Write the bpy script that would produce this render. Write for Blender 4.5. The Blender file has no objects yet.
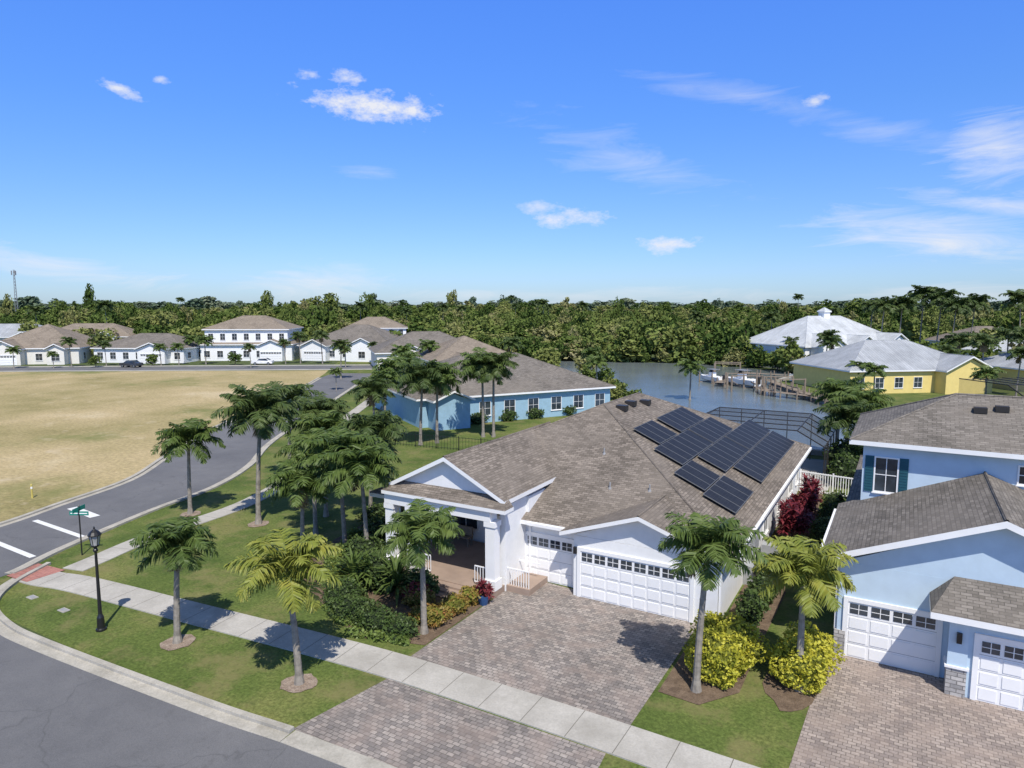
import bpy, math, random
from mathutils import Vector, Matrix, noise
random.seed(7)
R=random.random
def rr(a,b): return a+(b-a)*R()

# ------------------------------------------------------------------ materials
def newmat(name):
    m=bpy.data.materials.new(name); m.use_nodes=True
    nt=m.node_tree; b=nt.nodes['Principled BSDF']
    return m,nt,b
def N(nt,t,**kw):
    n=nt.nodes.new(t)
    for k,v in kw.items(): setattr(n,k,v)
    return n
def ramp(nt,stops):
    r=N(nt,'ShaderNodeValToRGB'); e=r.color_ramp.elements
    while len(e)<len(stops): e.new(0.5)
    for i,(p,c) in enumerate(stops):
        e[i].position=p; e[i].color=(c[0],c[1],c[2],1) if hasattr(c,'__len__') else (c,c,c,1)
    return r
def pos(nt): return N(nt,'ShaderNodeNewGeometry').outputs['Position']
def noi(nt,vec,scale,detail=6,rough=.6):
    n=N(nt,'ShaderNodeTexNoise'); n.inputs['Scale'].default_value=scale
    n.inputs['Detail'].default_value=detail; n.inputs['Roughness'].default_value=rough
    nt.links.new(vec,n.inputs['Vector']); return n.outputs['Fac']
def mix(nt,f,a,b,mode='MIX'):
    m=N(nt,'ShaderNodeMix',data_type='RGBA',blend_type=mode)
    for s,v in ((m.inputs[0],f),(m.inputs[6],a),(m.inputs[7],b)):
        if isinstance(v,bpy.types.NodeSocket): nt.links.new(v,s)
        elif hasattr(v,'__len__'): s.default_value=(v[0],v[1],v[2],1)
        else: s.default_value=v
    return m.outputs[2]
def bump(nt,b,h,strength=.3,dist=.02):
    n=N(nt,'ShaderNodeBump'); n.inputs['Strength'].default_value=strength; n.inputs['Distance'].default_value=dist
    nt.links.new(h,n.inputs['Height']); nt.links.new(n.outputs['Normal'],b.inputs['Normal'])
def plain(name,c,rough=.6,metal=0,var=.12,vs=1.5,spec=.3):
    m,nt,b=newmat(name); p=pos(nt)
    n=noi(nt,p,vs,4)
    r=ramp(nt,[(.3,[x*(1-var) for x in c]),(.7,[min(1,x*(1+var)) for x in c])])
    nt.links.new(n,r.inputs[0]); nt.links.new(r.outputs[0],b.inputs['Base Color'])
    b.inputs['Roughness'].default_value=rough; b.inputs['Metallic'].default_value=metal
    b.inputs['Specular IOR Level'].default_value=spec
    return m
def ground_mat(name,stops,s1,s2,s3=None,fine=.35,b_=.4,rough=.95,speck=None,speck2=None):
    m,nt,b=newmat(name); p=pos(nt)
    r=ramp(nt,stops); a=noi(nt,p,s1,6,.62); nt.links.new(a,r.inputs[0])
    f=noi(nt,p,s2,6,.75); fr=ramp(nt,[(.3,1-fine),(.7,1+fine)]); nt.links.new(f,fr.inputs[0])
    c=mix(nt,1.0,r.outputs[0],fr.outputs[0],'MULTIPLY')
    for sp in (speck,speck2):
        if sp:
            g=noi(nt,p,sp[0],5,.68); gr=ramp(nt,[(sp[1],0.0),(sp[1]+.14,sp[3] if len(sp)>3 else 1.0)]); nt.links.new(g,gr.inputs[0])
            c=mix(nt,gr.outputs[0],c,sp[2])
    nt.links.new(c,b.inputs['Base Color']); b.inputs['Roughness'].default_value=rough
    b.inputs['Specular IOR Level'].default_value=.15
    bump(nt,b,f,b_,.05); return m
GRASS=ground_mat('lawn_grass',[(.3,(.06,.095,.02)),(.5,(.105,.14,.034)),(.7,(.18,.185,.06))],.25,8,fine=.5,speck=(.42,.50,(.21,.185,.08),.65),speck2=(2.2,.56,(.055,.075,.022),.6))
GRASS2=ground_mat('verge_grass',[(.3,(.06,.095,.024)),(.52,(.11,.14,.04)),(.7,(.18,.18,.065))],.5,11,fine=.4,speck=(.9,.58,(.16,.13,.06)))
FIELD=ground_mat('dry_field_grass',[(.28,(.19,.17,.065)),(.43,(.32,.265,.125)),(.58,(.43,.34,.185)),(.75,(.56,.47,.31))],.05,3,fine=.35,speck=(.06,.54,(.17,.185,.06),.85),speck2=(.30,.58,(.52,.43,.29),.7))
EARTH=ground_mat('terrain_green',[(.3,(.05,.075,.025)),(.6,(.08,.105,.04)),(.8,(.13,.14,.06))],.02,1,fine=.3)
MULCH=ground_mat('mulch',[(.3,(.10,.07,.048)),(.7,(.20,.145,.10))],3,25,fine=.45)
SANDY=ground_mat('mulch_ring_stone',[(.3,(.18,.13,.095)),(.7,(.36,.29,.23))],3,22,fine=.5)
CONC=ground_mat('concrete',[(.3,(.37,.35,.31)),(.7,(.49,.465,.42))],.6,14,fine=.14,b_=.1,speck=(.35,.52,(.31,.29,.255),.6),speck2=(4,.62,(.27,.25,.22),.5))
KERB=ground_mat('kerb_concrete',[(.3,(.32,.30,.255)),(.7,(.48,.45,.39))],.9,14,fine=.18,b_=.1,speck=(1.3,.55,(.26,.24,.2),.6))
def asphalt():
    m,nt,b=newmat('asphalt'); p=pos(nt)
    r=ramp(nt,[(.3,(.11,.11,.115)),(.7,(.165,.163,.165))]); a=noi(nt,p,.25,7,.65); nt.links.new(a,r.inputs[0])
    f=noi(nt,p,40,3,.7); fr=ramp(nt,[(.3,.75),(.7,1.25)]); nt.links.new(f,fr.inputs[0])
    c=mix(nt,1.0,r.outputs[0],fr.outputs[0],'MULTIPLY')
    st=noi(nt,p,1.1,5,.7); sr=ramp(nt,[(.58,0.0),(.72,.5)]); nt.links.new(st,sr.inputs[0]); c=mix(nt,sr.outputs[0],c,(.085,.083,.082))
    v=N(nt,'ShaderNodeTexVoronoi',feature='DISTANCE_TO_EDGE'); v.inputs['Scale'].default_value=.17
    n2=N(nt,'ShaderNodeTexNoise'); n2.inputs['Scale'].default_value=.8; nt.links.new(p,n2.inputs['Vector'])
    va=N(nt,'ShaderNodeVectorMath',operation='MULTIPLY_ADD'); va.inputs[1].default_value=(1.5,1.5,0); nt.links.new(n2.outputs['Color'],va.inputs[0]); nt.links.new(p,va.inputs[2]); nt.links.new(va.outputs[0],v.inputs['Vector'])
    vr=ramp(nt,[(.0,1.0),(.006,0.0)]); nt.links.new(v.outputs[0],vr.inputs[0])
    mm=N(nt,'ShaderNodeMath',operation='MULTIPLY'); mm.inputs[1].default_value=.35; nt.links.new(vr.outputs[0],mm.inputs[0])
    c=mix(nt,mm.outputs[0],c,(.05,.05,.05))
    nt.links.new(c,b.inputs['Base Color']); b.inputs['Roughness'].default_value=.85; bump(nt,b,f,.25,.01)
    return m
ASPH=asphalt()
def brickmat(name,c1,c2,mort,bw,rh,ms,rough=.85,offs=.5,tint=None,b_=.3,tscale=.5,bias=0.0,stain=None):
    m,nt,b=newmat(name); uv=N(nt,'ShaderNodeTexCoord').outputs['UV']
    t=N(nt,'ShaderNodeTexBrick'); t.offset=offs
    nt.links.new(uv,t.inputs['Vector'])
    t.inputs['Color1'].default_value=(*c1,1); t.inputs['Color2'].default_value=(*c2,1); t.inputs['Mortar'].default_value=(*mort,1)
    t.inputs['Scale'].default_value=1; t.inputs['Brick Width'].default_value=bw; t.inputs['Row Height'].default_value=rh
    t.inputs['Mortar Size'].default_value=ms; t.inputs['Bias'].default_value=bias
    c=t.outputs['Color']; p=pos(nt)
    n=noi(nt,p,tscale,5,.6); r=ramp(nt,[(.3,.80),(.7,1.15)]); nt.links.new(n,r.inputs[0])
    c=mix(nt,1.0,c,r.outputs[0],'MULTIPLY')
    n2=noi(nt,p,7,4,.7); r2=ramp(nt,[(.3,.82),(.7,1.18)]); nt.links.new(n2,r2.inputs[0])
    c=mix(nt,1.0,c,r2.outputs[0],'MULTIPLY')
    if tint:
        n3=noi(nt,p,tint[0],3,.5); r3=ramp(nt,[(.45,0.0),(.65,.5)]); nt.links.new(n3,r3.inputs[0]); c=mix(nt,r3.outputs[0],c,tint[1])
    if stain:
        n4=noi(nt,p,stain[0],5,.7); r4=ramp(nt,[(.55,0.0),(.72,.55)]); nt.links.new(n4,r4.inputs[0]); c=mix(nt,r4.outputs[0],c,stain[1])
    nt.links.new(c,b.inputs['Base Color']); b.inputs['Roughness'].default_value=rough; b.inputs['Specular IOR Level'].default_value=.25
    bump(nt,b,t.outputs['Fac'],-b_,.01); return m
SHING=brickmat('roof_shingle',(.14,.118,.097),(.265,.225,.188),(.09,.078,.065),.34,.145,.012,tint=(.35,(.22,.188,.157)))
SHINGD=brickmat('roof_shingle_grey',(.135,.120,.103),(.235,.210,.183),(.09,.08,.07),.34,.145,.012,tint=(.35,(.21,.185,.158)))
SHINGT=brickmat('roof_shingle_tan',(.19,.155,.12),(.31,.26,.205),(.12,.10,.08),.34,.145,.012,tint=(.35,(.26,.215,.17)))
PAVE=brickmat('brick_paver',(.19,.17,.16),(.37,.325,.29),(.12,.108,.095),.24,.16,.012,tint=(1.2,(.30,.24,.205)),stain=(.45,(.17,.15,.135)))
PAVE2=brickmat('brick_paver_tan',(.24,.20,.18),(.40,.335,.29),(.15,.125,.105),.24,.16,.012,tint=(1.2,(.34,.27,.225)),stain=(.45,(.22,.18,.155)))
RAMP=brickmat('red_tactile_paving',(.36,.16,.13),(.42,.20,.16),(.25,.12,.1),.3,.3,.01)
STONE=brickmat('stone_veneer',(.30,.29,.28),(.58,.55,.51),(.2,.19,.18),.35,.14,.015,b_=.8)
METALR=brickmat('standing_seam_metal',(.34,.355,.37),(.40,.415,.43),(.22,.23,.24),.45,60,.03,rough=.5,offs=0)
METALW=brickmat('standing_seam_metal_white',(.48,.50,.51),(.54,.56,.57),(.34,.35,.36),.45,60,.03,rough=.5,offs=0)
WHITE=plain('white_paint',(.84,.835,.82),.5,var=.03)
GDOOR=plain('garage_door_white',(.85,.845,.83),.45,var=.02)
WALLW=plain('stucco_white',(.80,.80,.79),.9,var=.04,vs=3)
WALLB=plain('stucco_light_blue',(.50,.62,.72),.9,var=.05,vs=2)
WALLB2=plain('stucco_turquoise_blue',(.30,.46,.56),.9,var=.08,vs=2)
WALLC=plain('stucco_cream',(.74,.71,.64),.9,var=.05)
WALLG=plain('stucco_grey',(.52,.53,.52),.9,var=.05)
WALLY=plain('stucco_yellow',(.76,.60,.22),.9,var=.06)
BLACK=plain('black_powder_coat',(.015,.015,.017),.35,var=.1,spec=.5)
DARKF=plain('dark_bronze_frame',(.035,.032,.03),.45,var=.1)
TEAL=plain('shutter_teal',(.02,.09,.12),.6)
SIGNG=plain('sign_green',(.01,.22,.17),.4)
WOOD=plain('weathered_wood',(.25,.20,.15),.85,var=.25,vs=4)
DOORB=plain('door_brown',(.10,.05,.03),.5,var=.2)
RUBBER=plain('rubber',(.02,.02,.02),.8)
def glass(name,c=(.03,.04,.05),rough=.06):
    m,nt,b=newmat(name); p=pos(nt)
    n=noi(nt,p,.9,3); r=ramp(nt,[(.35,[x*.6 for x in c]),(.65,[x*1.6 for x in c])]); nt.links.new(n,r.inputs[0]); nt.links.new(r.outputs[0],b.inputs['Base Color'])
    b.inputs['Roughness'].default_value=rough; b.inputs['Specular IOR Level'].default_value=.8; return m
GLASS=glass('window_glass')
LAMPG=glass('lantern_glass',(.35,.35,.33),.2)
def solar():
    m,nt,b=newmat('solar_cell'); uv=N(nt,'ShaderNodeTexCoord').outputs['UV']
    t=N(nt,'ShaderNodeTexBrick'); t.offset=0; nt.links.new(uv,t.inputs['Vector'])
    t.inputs['Color1'].default_value=(.018,.018,.020,1); t.inputs['Color2'].default_value=(.026,.026,.028,1); t.inputs['Mortar'].default_value=(.05,.05,.052,1)
    t.inputs['Scale'].default_value=1; t.inputs['Brick Width'].default_value=.165; t.inputs['Row Height'].default_value=.165; t.inputs['Mortar Size'].default_value=.005
    nt.links.new(t.outputs['Color'],b.inputs['Base Color']); b.inputs['Roughness'].default_value=.38; b.inputs['Specular IOR Level'].default_value=.06; return m
SOLAR=solar()
SOLARF=plain('panel_frame_grey',(.17,.175,.18),.5,.2)
def screenmat():
    m,nt,b=newmat('pool_screen_mesh'); b.inputs['Base Color'].default_value=(.05,.05,.05,1); b.inputs['Roughness'].default_value=.7
    t=N(nt,'ShaderNodeBsdfTransparent'); x=N(nt,'ShaderNodeMixShader'); x.inputs[0].default_value=.33
    nt.links.new(t.outputs[0],x.inputs[1]); nt.links.new(b.outputs[0],x.inputs[2]); nt.links.new(x.outputs[0],nt.nodes['Material Output'].inputs[0]); return m
SCREEN=screenmat()
def water():
    m,nt,b=newmat('canal_water'); p=pos(nt)
    n=noi(nt,p,.05,4); r=ramp(nt,[(.35,(.11,.135,.135)),(.65,(.17,.195,.19))]); nt.links.new(n,r.inputs[0]); nt.links.new(r.outputs[0],b.inputs['Base Color'])
    b.inputs['Roughness'].default_value=.18; b.inputs['IOR'].default_value=1.33
    w=noi(nt,p,1.3,5,.6); bump(nt,b,w,.35,.15); return m
WATER=water()
def leafmat(name,cols,rand=.5,trans=.25,nscale=1.2):
    m,nt,b=newmat(name); p=pos(nt)
    oi=N(nt,'ShaderNodeObjectInfo').outputs['Random']; n=noi(nt,p,nscale,3,.7)
    s=N(nt,'ShaderNodeMapRange'); s.inputs[1].default_value=.3; s.inputs[2].default_value=.7; nt.links.new(n,s.inputs[0])
    mx=N(nt,'ShaderNodeMix'); mx.inputs[0].default_value=rand; nt.links.new(s.outputs[0],mx.inputs[2]); nt.links.new(oi,mx.inputs[3])
    k=len(cols); r=ramp(nt,[(i/(k-1),c) for i,c in enumerate(cols)]); nt.links.new(mx.outputs[0],r.inputs[0])
    if trans<=0:
        d=N(nt,'ShaderNodeBsdfDiffuse'); nt.links.new(r.outputs[0],d.inputs[0]); nt.links.new(d.outputs[0],nt.nodes['Material Output'].inputs[0]); return m
    nt.links.new(r.outputs[0],b.inputs['Base Color']); b.inputs['Roughness'].default_value=.5; b.inputs['Specular IOR Level'].default_value=.3
    t=N(nt,'ShaderNodeBsdfTranslucent'); nt.links.new(r.outputs[0],t.inputs[0])
    x=N(nt,'ShaderNodeMixShader'); x.inputs[0].default_value=trans
    nt.links.new(b.outputs[0],x.inputs[1]); nt.links.new(t.outputs[0],x.inputs[2]); nt.links.new(x.outputs[0],nt.nodes['Material Output'].inputs[0]); return m
PALMG=leafmat('palm_leaf_green',[(.06,.10,.022),(.10,.15,.035),(.16,.21,.055)],.25)
PALMD=leafmat('palm_leaf_dark',[(.045,.075,.02),(.075,.115,.032),(.13,.165,.048)],.25)
PALMY=leafmat('palm_leaf_yellow',[(.14,.18,.03),(.23,.26,.045),(.36,.34,.07)],.2)
DEAD=leafmat('palm_dead_frond',[(.20,.15,.08),(.30,.23,.13)],.2)
TRUNK=plain('palm_trunk_bark',(.27,.24,.20),.9,var=.3,vs=5)
SHAFT=plain('palm_crownshaft',(.16,.20,.07),.6,var=.2,vs=5)
BARK=plain('bark',(.12,.09,.07),.9,var=.3,vs=4)
FOREST=leafmat('forest_leaf',[(.04,.07,.02),(.08,.12,.03),(.13,.17,.045),(.20,.22,.07),(.28,.25,.13)],.8,0,.10)
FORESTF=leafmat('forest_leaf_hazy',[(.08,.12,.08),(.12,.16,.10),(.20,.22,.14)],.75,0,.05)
HEDGE=leafmat('hedge_leaf',[(.045,.08,.02),(.075,.12,.03),(.12,.16,.05)],.2,.2,2)
YELB=leafmat('golden_shrub_leaf',[(.20,.23,.03),(.48,.46,.05),(.70,.62,.08)],.1,.25,3)
REDB=leafmat('red_ti_leaf',[(.07,.012,.02),(.17,.025,.035),(.28,.055,.06)],.2,.2,3)
CROT=leafmat('croton_leaf',[(.08,.11,.03),(.28,.22,.05),(.34,.13,.05)],.2,.2,3)
LIME=leafmat('lime_shrub_leaf',[(.09,.14,.03),(.16,.22,.05),(.26,.30,.08)],.2,.2,3)
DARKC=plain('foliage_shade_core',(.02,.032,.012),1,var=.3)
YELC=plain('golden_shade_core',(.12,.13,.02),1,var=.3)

# ------------------------------------------------------------------ mesh builder
class MB:
    def __init__(s): s.v=[];s.f=[];s.m=[]
    def poly(s,pts,m=0):
        i=len(s.v); s.v+= [tuple(p) for p in pts]; s.f.append(tuple(range(i,i+len(pts)))); s.m.append(m)
    def box(s,x0,x1,y0,y1,z0,z1,m=0):
        if x0>x1:x0,x1=x1,x0
        if y0>y1:y0,y1=y1,y0
        P=[(x,y,z) for z in (z0,z1) for x,y in ((x0,y0),(x1,y0),(x1,y1),(x0,y1))]
        i=len(s.v); s.v+=P
        for q in ((0,3,2,1),(4,5,6,7),(0,1,5,4),(1,2,6,5),(2,3,7,6),(3,0,4,7)):
            s.f.append(tuple(i+k for k in q)); s.m.append(m)
    def cyl(s,p0,p1,r0,r1,n=8,m=0,cap=True):
        p0=Vector(p0);p1=Vector(p1);d=(p1-p0).normalized()
        a=d.orthogonal().normalized();b=d.cross(a); i=len(s.v)
        for k in range(n):
            t=2*math.pi*k/n; o=a*math.cos(t)+b*math.sin(t)
            s.v.append(tuple(p0+o*r0)); s.v.append(tuple(p1+o*r1))
        for k in range(n):
            j=(k+1)%n; s.f.append((i+2*k,i+2*j,i+2*j+1,i+2*k+1)); s.m.append(m)
        if cap:
            s.f.append(tuple(i+2*k+1 for k in range(n))); s.m.append(m)
            s.f.append(tuple(i+2*k for k in reversed(range(n)))); s.m.append(m)
    def lathe(s,c,prof,n=12,m=0):
        i=len(s.v)
        for r,z in prof:
            for k in range(n):
                t=2*math.pi*k/n; s.v.append((c[0]+r*math.cos(t),c[1]+r*math.sin(t),c[2]+z))
        for q in range(len(prof)-1):
            for k in range(n):
                j=(k+1)%n; s.f.append((i+q*n+k,i+q*n+j,i+(q+1)*n+j,i+(q+1)*n+k)); s.m.append(m)
        s.f.append(tuple(i+(len(prof)-1)*n+k for k in range(n))); s.m.append(m)
    def beam(s,p0,p1,w,m=0):
        s.cyl(p0,p1,w,w,4,m)
    def build(s,name,mats,parent=None,uv=True,smooth=False,loc=None):
        me=bpy.data.meshes.new(name); me.from_pydata(s.v,[],s.f)
        for x in mats: me.materials.append(x)
        me.polygons.foreach_set('material_index',s.m)
        if smooth: me.polygons.foreach_set('use_smooth',[True]*len(s.f))
        if uv:
            l=me.uv_layers.new(name='UVMap'); d=[0.0]*(2*len(me.loops))
            for p in me.polygons:
                n=p.normal
                if abs(n.z)>.999: u=Vector((1,0,0)); w=Vector((0,1,0))
                else:
                    u=Vector((-n.y,n.x,0)).normalized(); w=n.cross(u)
                for li in p.loop_indices:
                    c=me.vertices[me.loops[li].vertex_index].co
                    d[2*li]=c.dot(u); d[2*li+1]=c.dot(w)
            l.data.foreach_set('uv',d)
        o=bpy.data.objects.new(name,me); bpy.context.scene.collection.objects.link(o)
        if parent: o.parent=parent
        if loc: o.location=loc
        return o
def empty(name,loc=(0,0,0),rot=0):
    e=bpy.data.objects.new(name,None); e.location=loc; e.rotation_euler=(0,0,rot); e.empty_display_size=.5
    bpy.context.scene.collection.objects.link(e); return e
def sheet(name,pts,z,mat,parent=None):
    mb=MB(); A=sum(pts[i][0]*pts[(i+1)%len(pts)][1]-pts[(i+1)%len(pts)][0]*pts[i][1] for i in range(len(pts)))
    if A<0: pts=pts[::-1]
    mb.poly([(x,y,z) for x,y in pts]); return mb.build(name,[mat],parent)
def catmull(P,n=8):
    P=[Vector((p[0],p[1],0)) for p in P]; Q=[P[0]*2-P[1]]+P+[P[-1]*2-P[-2]]; o=[]
    for i in range(1,len(Q)-2):
        for k in range(n):
            t=k/n; a,b,c,d=Q[i-1],Q[i],Q[i+1],Q[i+2]
            o.append(.5*((2*b)+(c-a)*t+(2*a-5*b+4*c-d)*t*t+(3*b-a-3*c+d)*t**3))
    o.append(Q[-2]); return [(p.x,p.y) for p in o]
def offset(P,d):
    o=[]
    for i,p in enumerate(P):
        a=Vector(P[max(0,i-1)]); b=Vector(P[min(len(P)-1,i+1)]); t=(b-a).normalized()
        o.append((p[0]-t.y*d,p[1]+t.x*d))
    return o
def ribbon(name,P,d0,d1,z0,z1,mat,joints=0,parent=None):
    """solid strip along polyline P between lateral offsets d0<d1 (left positive)"""
    A=offset(P,d0);B=offset(P,d1); mb=MB()
    for i in range(len(P)-1):
        a,b,c,d=A[i],A[i+1],B[i+1],B[i]
        mb.poly([(*a,z1),(*b,z1),(*c,z1),(*d,z1)])
        mb.poly([(*a,z0),(*b,z0),(*b,z1),(*a,z1)]); mb.poly([(*d,z1),(*c,z1),(*c,z0),(*d,z0)])
    mb.poly([(*A[0],z0),(*A[0],z1),(*B[0],z1),(*B[0],z0)]); mb.poly([(*A[-1],z0),(*B[-1],z0),(*B[-1],z1),(*A[-1],z1)])
    return mb.build(name,[mat],parent)

# ------------------------------------------------------------------ terrain, roads
sheet('ground',[(-4000,-800),(4000,-800),(4000,5000),(-4000,5000)],0,EARTH)
sheet('lawn',[(-60,13),(60,13),(60,64),(-27,64),(-30,85),(-48,112),(-80,140),(-120,125),(-95,92),(-62,50),(-48,36)],.004,GRASS)
SL=[(-44.5,6),(-45.2,13),(-45.9,18.7),(-47.4,22.9),(-49.7,28.9),(-54.4,34.8),(-61.1,42.9),(-74.3,64.7),(-90.7,88.2)]
SR=[(-37.0,14.6),(-37.3,16.0),(-38.6,18.6),(-41.0,25.2),(-42.5,30.8),(-45.9,36.7),(-52.5,44.9),(-66.7,66.8),(-84,93.5)]
SLc=catmull(SL,6); SRc=catmull(SR,6)
sheet('vacant_lot_field',[(p[0]-.3,p[1]) for p in SL]+[(-97,96),(-100,99.5),(-153,65),(-260,-6),(-260,-60),(-46,-60)],.008,FIELD)
sheet('side_street',SLc+[(-95,96)]+[(-88,99)]+SRc[::-1]+[(-31,12.6),(-31,6)],.012,ASPH)
sheet('main_street',[(-150,-2),(60,-2),(60,13.6),(-3,13.6),(-12.1,13.5),(-19.3,12.9),(-28,12.45),(-33,12.6),(-44.5,12),(-150,9)],.016,ASPH)
far=[(-320,-38),(-209,35),(-156.5,70),(-103.5,105),(-90,114.5),(-84,122)]
ribbon('far_street',far,-4,4,0,.014,ASPH)
ribbon('pavement',far,-5.6,-4.4,0,.06,CONC); ribbon('pavement',far,4.5,6,0,.06,CONC)
# kerbs
K=catmull([(-36.9,17),(-35.6,14.8),(-33.8,13.3),(-31.2,12.65),(-28,12.6),(-19.3,13.1),(-15.6,13.45)],8)
ribbon('kerb',K,0,.22,0,.13,KERB); ribbon('kerb_gutter',K,-.42,0,0,.022,KERB)
K2=[(-15.55,13.45),(-12.1,13.65),(-9,13.75),(-6.6,13.8)]
ribbon('dropped_kerb',K2,-.42,.22,0,.03,KERB)
K3=[(-6.55,13.8),(-2,13.85)]
ribbon('kerb',K3,0,.22,0,.13,KERB); ribbon('kerb_gutter',K3,-.42,0,0,.022,KERB)
ribbon('dropped_kerb',[(-1.95,13.85),(30,13.85)],-.42,.22,0,.03,KERB)
ribbon('kerb',SLc,0,.3,0,.12,KERB); ribbon('kerb_gutter',SLc,-.35,0,0,.022,KERB)
ribbon('kerb',SRc[4:],-.3,0,0,.12,KERB); ribbon('kerb_gutter',SRc[4:],0,.35,0,.022,KERB)
# pavements (centreline)
W=[(-37,15.9),(-35,16.0),(-32.5,16.5),(-25,17.25),(-19,17.85),(-14.8,18.15),(-9,18.25),(-3,18.2),(12,18.1),(40,18)]
Wc=catmull(W,6)
ribbon('pavement',Wc[3:],-.78,.78,0,.05,CONC)
S=catmull([(-34.9,16.9),(-35.3,18.5),(-36.3,22.3),(-37.3,29.9),(-42.3,39.9),(-51,51),(-61,67),(-76,92)],8)
ribbon('side_pavement',S[2:],-.65,.65,0,.046,CONC)
sheet('tactile_ramp',[(-36.9,15.2),(-35.2,15.3),(-35.2,17.0),(-37.3,16.8)],.055,RAMP)
# pavement joints as thin dark grooves
JD=plain('joint_dark',(.16,.15,.13),.9)
def joints(Wc,k0,half,step,z):
    mb=MB(); acc=0
    for k in range(k0,len(Wc)-1):
        a=Vector(Wc[k]);b=Vector(Wc[k+1]);d=(b-a);L=d.length;t=d/L;n=Vector((-t.y,t.x)); q=step-acc
        while q<L:
            c=a+t*q; p=[c+t*.012-n*half,c+t*.012+n*half,c-t*.012+n*half,c-t*.012-n*half]; mb.poly([(x.x,x.y,z) for x in reversed(p)]); q+=step
        acc=L-(q-step)
    mb.build('pavement_joints',[JD])
joints(Wc,3,.77,1.55,.0525); joints(S,2,.64,1.5,.0485)
# crosswalk
PAINT=plain('road_paint_white',(.72,.72,.70),.7,var=.1,vs=6)
mb=MB()
for (x0,y0,x1,y1,w) in ((-44.8,17.2,-38.6,17.0,.32),(-45.2,20.2,-39.6,20.0,.32),(-46,22.6,-42.8,22.3,.6)):
    d=Vector((x1-x0,y1-y0)).normalized();n=Vector((-d.y,d.x))*w
    mb.poly([(x0,y0,.02),(x1,y1,.02),(x1+n.x,y1+n.y,.02),(x0+n.x,y0+n.y,.02)])
mb.build('crosswalk_marking',[PAINT])
# driveways
sheet('driveway',[(-15.3,18.94),(-6.75,19.0),(-6.7,26.95),(-15.25,27.7),(-15.25,24)],.02,PAVE)
sheet('driveway_apron',[(-15.7,13.68),(-6.6,14.0),(-6.9,17.42),(-15.05,17.35)],.02,PAVE)
sheet('neighbour_driveway',[(-2.2,18.95),(12,18.9),(12,27),(-1.9,27.2)],.02,PAVE2)
sheet('neighbour_driveway_apron',[(-2.6,14.05),(12,14.0),(12,17.3),(-2.3,17.4)],.02,PAVE2)
# planting beds
def blobpoly(cx,cy,rx,ry,n=18,j=.12): return [(cx+rx*math.cos(2*math.pi*k/n)*(1+rr(-j,j)),cy+ry*math.sin(2*math.pi*k/n)*(1+rr(-j,j))) for k in range(n)]
sheet('planting_bed',[(-15.35,19.9),(-15.3,25.5),(-16.5,26.6),(-22.5,26.8),(-24.6,30),(-26,34),(-27.8,32),(-27,27),(-25.5,23),(-22,20.6),(-18,19.1)],.024,MULCH)
sheet('planting_bed',[(-6.6,21.3),(-6.6,27),(-5.9,27),(-5.9,51),(-4.4,51),(-4.0,36),(-4.2,26),(-4.2,22.6),(-5.2,21.2)],.024,MULCH)
sheet('planting_bed',blobpoly(-2.7,24.2,.9,1.9),.024,MULCH)
for x,y in ((-23.8,15.3),(-17.5,15.6),(-38.2,25.9),(-32.9,26.7)): sheet('mulch_ring',blobpoly(x,y,.62,.62),.028,SANDY)

# water
WP=[(-27,64),(80,64),(80,80),(0,86),(-8.5,97),(-19,119),(-17,134),(-22,143),(-40,152),(-70,143),(-92,146),(-78,136),(-48,112),(-30,86)]
sheet('canal_water',WP,.03,WATER)
def seawall(P):
    ribbon('seawall',P,-.25,.25,0,.45,CONC)
seawall([(80,64),(-27,64),(-30,86),(-48,112),(-66,127)])
seawall([(80,80),(0,86),(-8.5,97),(-19,119),(-17,134)])
sheet('canal_lawn',[(82,82),(0.2,86.6),(-8.2,97.3),(-18.5,119),(-16.5,134),(-20,150),(20,190),(120,150)],.006,GRASS2)

# ------------------------------------------------------------------ building helpers
def hip(mb,x0,x1,y0,y1,z,s,mr=0,mf=1,th=.2,cap=True):
    w=x1-x0;d=y1-y0;k=min(w,d)/2; zr=z+s*k
    if w<d: r0=((x0+x1)/2,y0+k,zr);r1=((x0+x1)/2,y1-k,zr)
    else: r0=(x0+k,(y0+y1)/2,zr);r1=(x1-k,(y0+y1)/2,zr)
    a,b,c,e=(x0,y0,z),(x1,y0,z),(x1,y1,z),(x0,y1,z)
    if w<d:
        mb.poly([a,b,r0],mr);mb.poly([b,c,r1,r0],mr);mb.poly([c,e,r1],mr);mb.poly([e,a,r0,r1],mr); H=[(a,r0),(b,r0),(c,r1),(e,r1),(r0,r1)]
    else:
        mb.poly([a,b,r1,r0],mr);mb.poly([b,c,r1],mr);mb.poly([c,e,r0,r1],mr);mb.poly([e,a,r0],mr); H=[(a,r0),(e,r0),(b,r1),(c,r1),(r0,r1)]
    if cap:
        for p,q in H:
            if (Vector(p)-Vector(q)).length>.1: mb.cyl(p,q,.06,.06,6,mr,False)
    B=[(x0,y0),(x1,y0),(x1,y1),(x0,y1)]
    for i in range(4):
        p,q=B[i],B[(i+1)%4]; mb.poly([(*p,z-th),(*q,z-th),(*q,z-.001),(*p,z-.001)],mf)
    mb.poly([(*p,z-th) for p in reversed(B)],mf)
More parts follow.
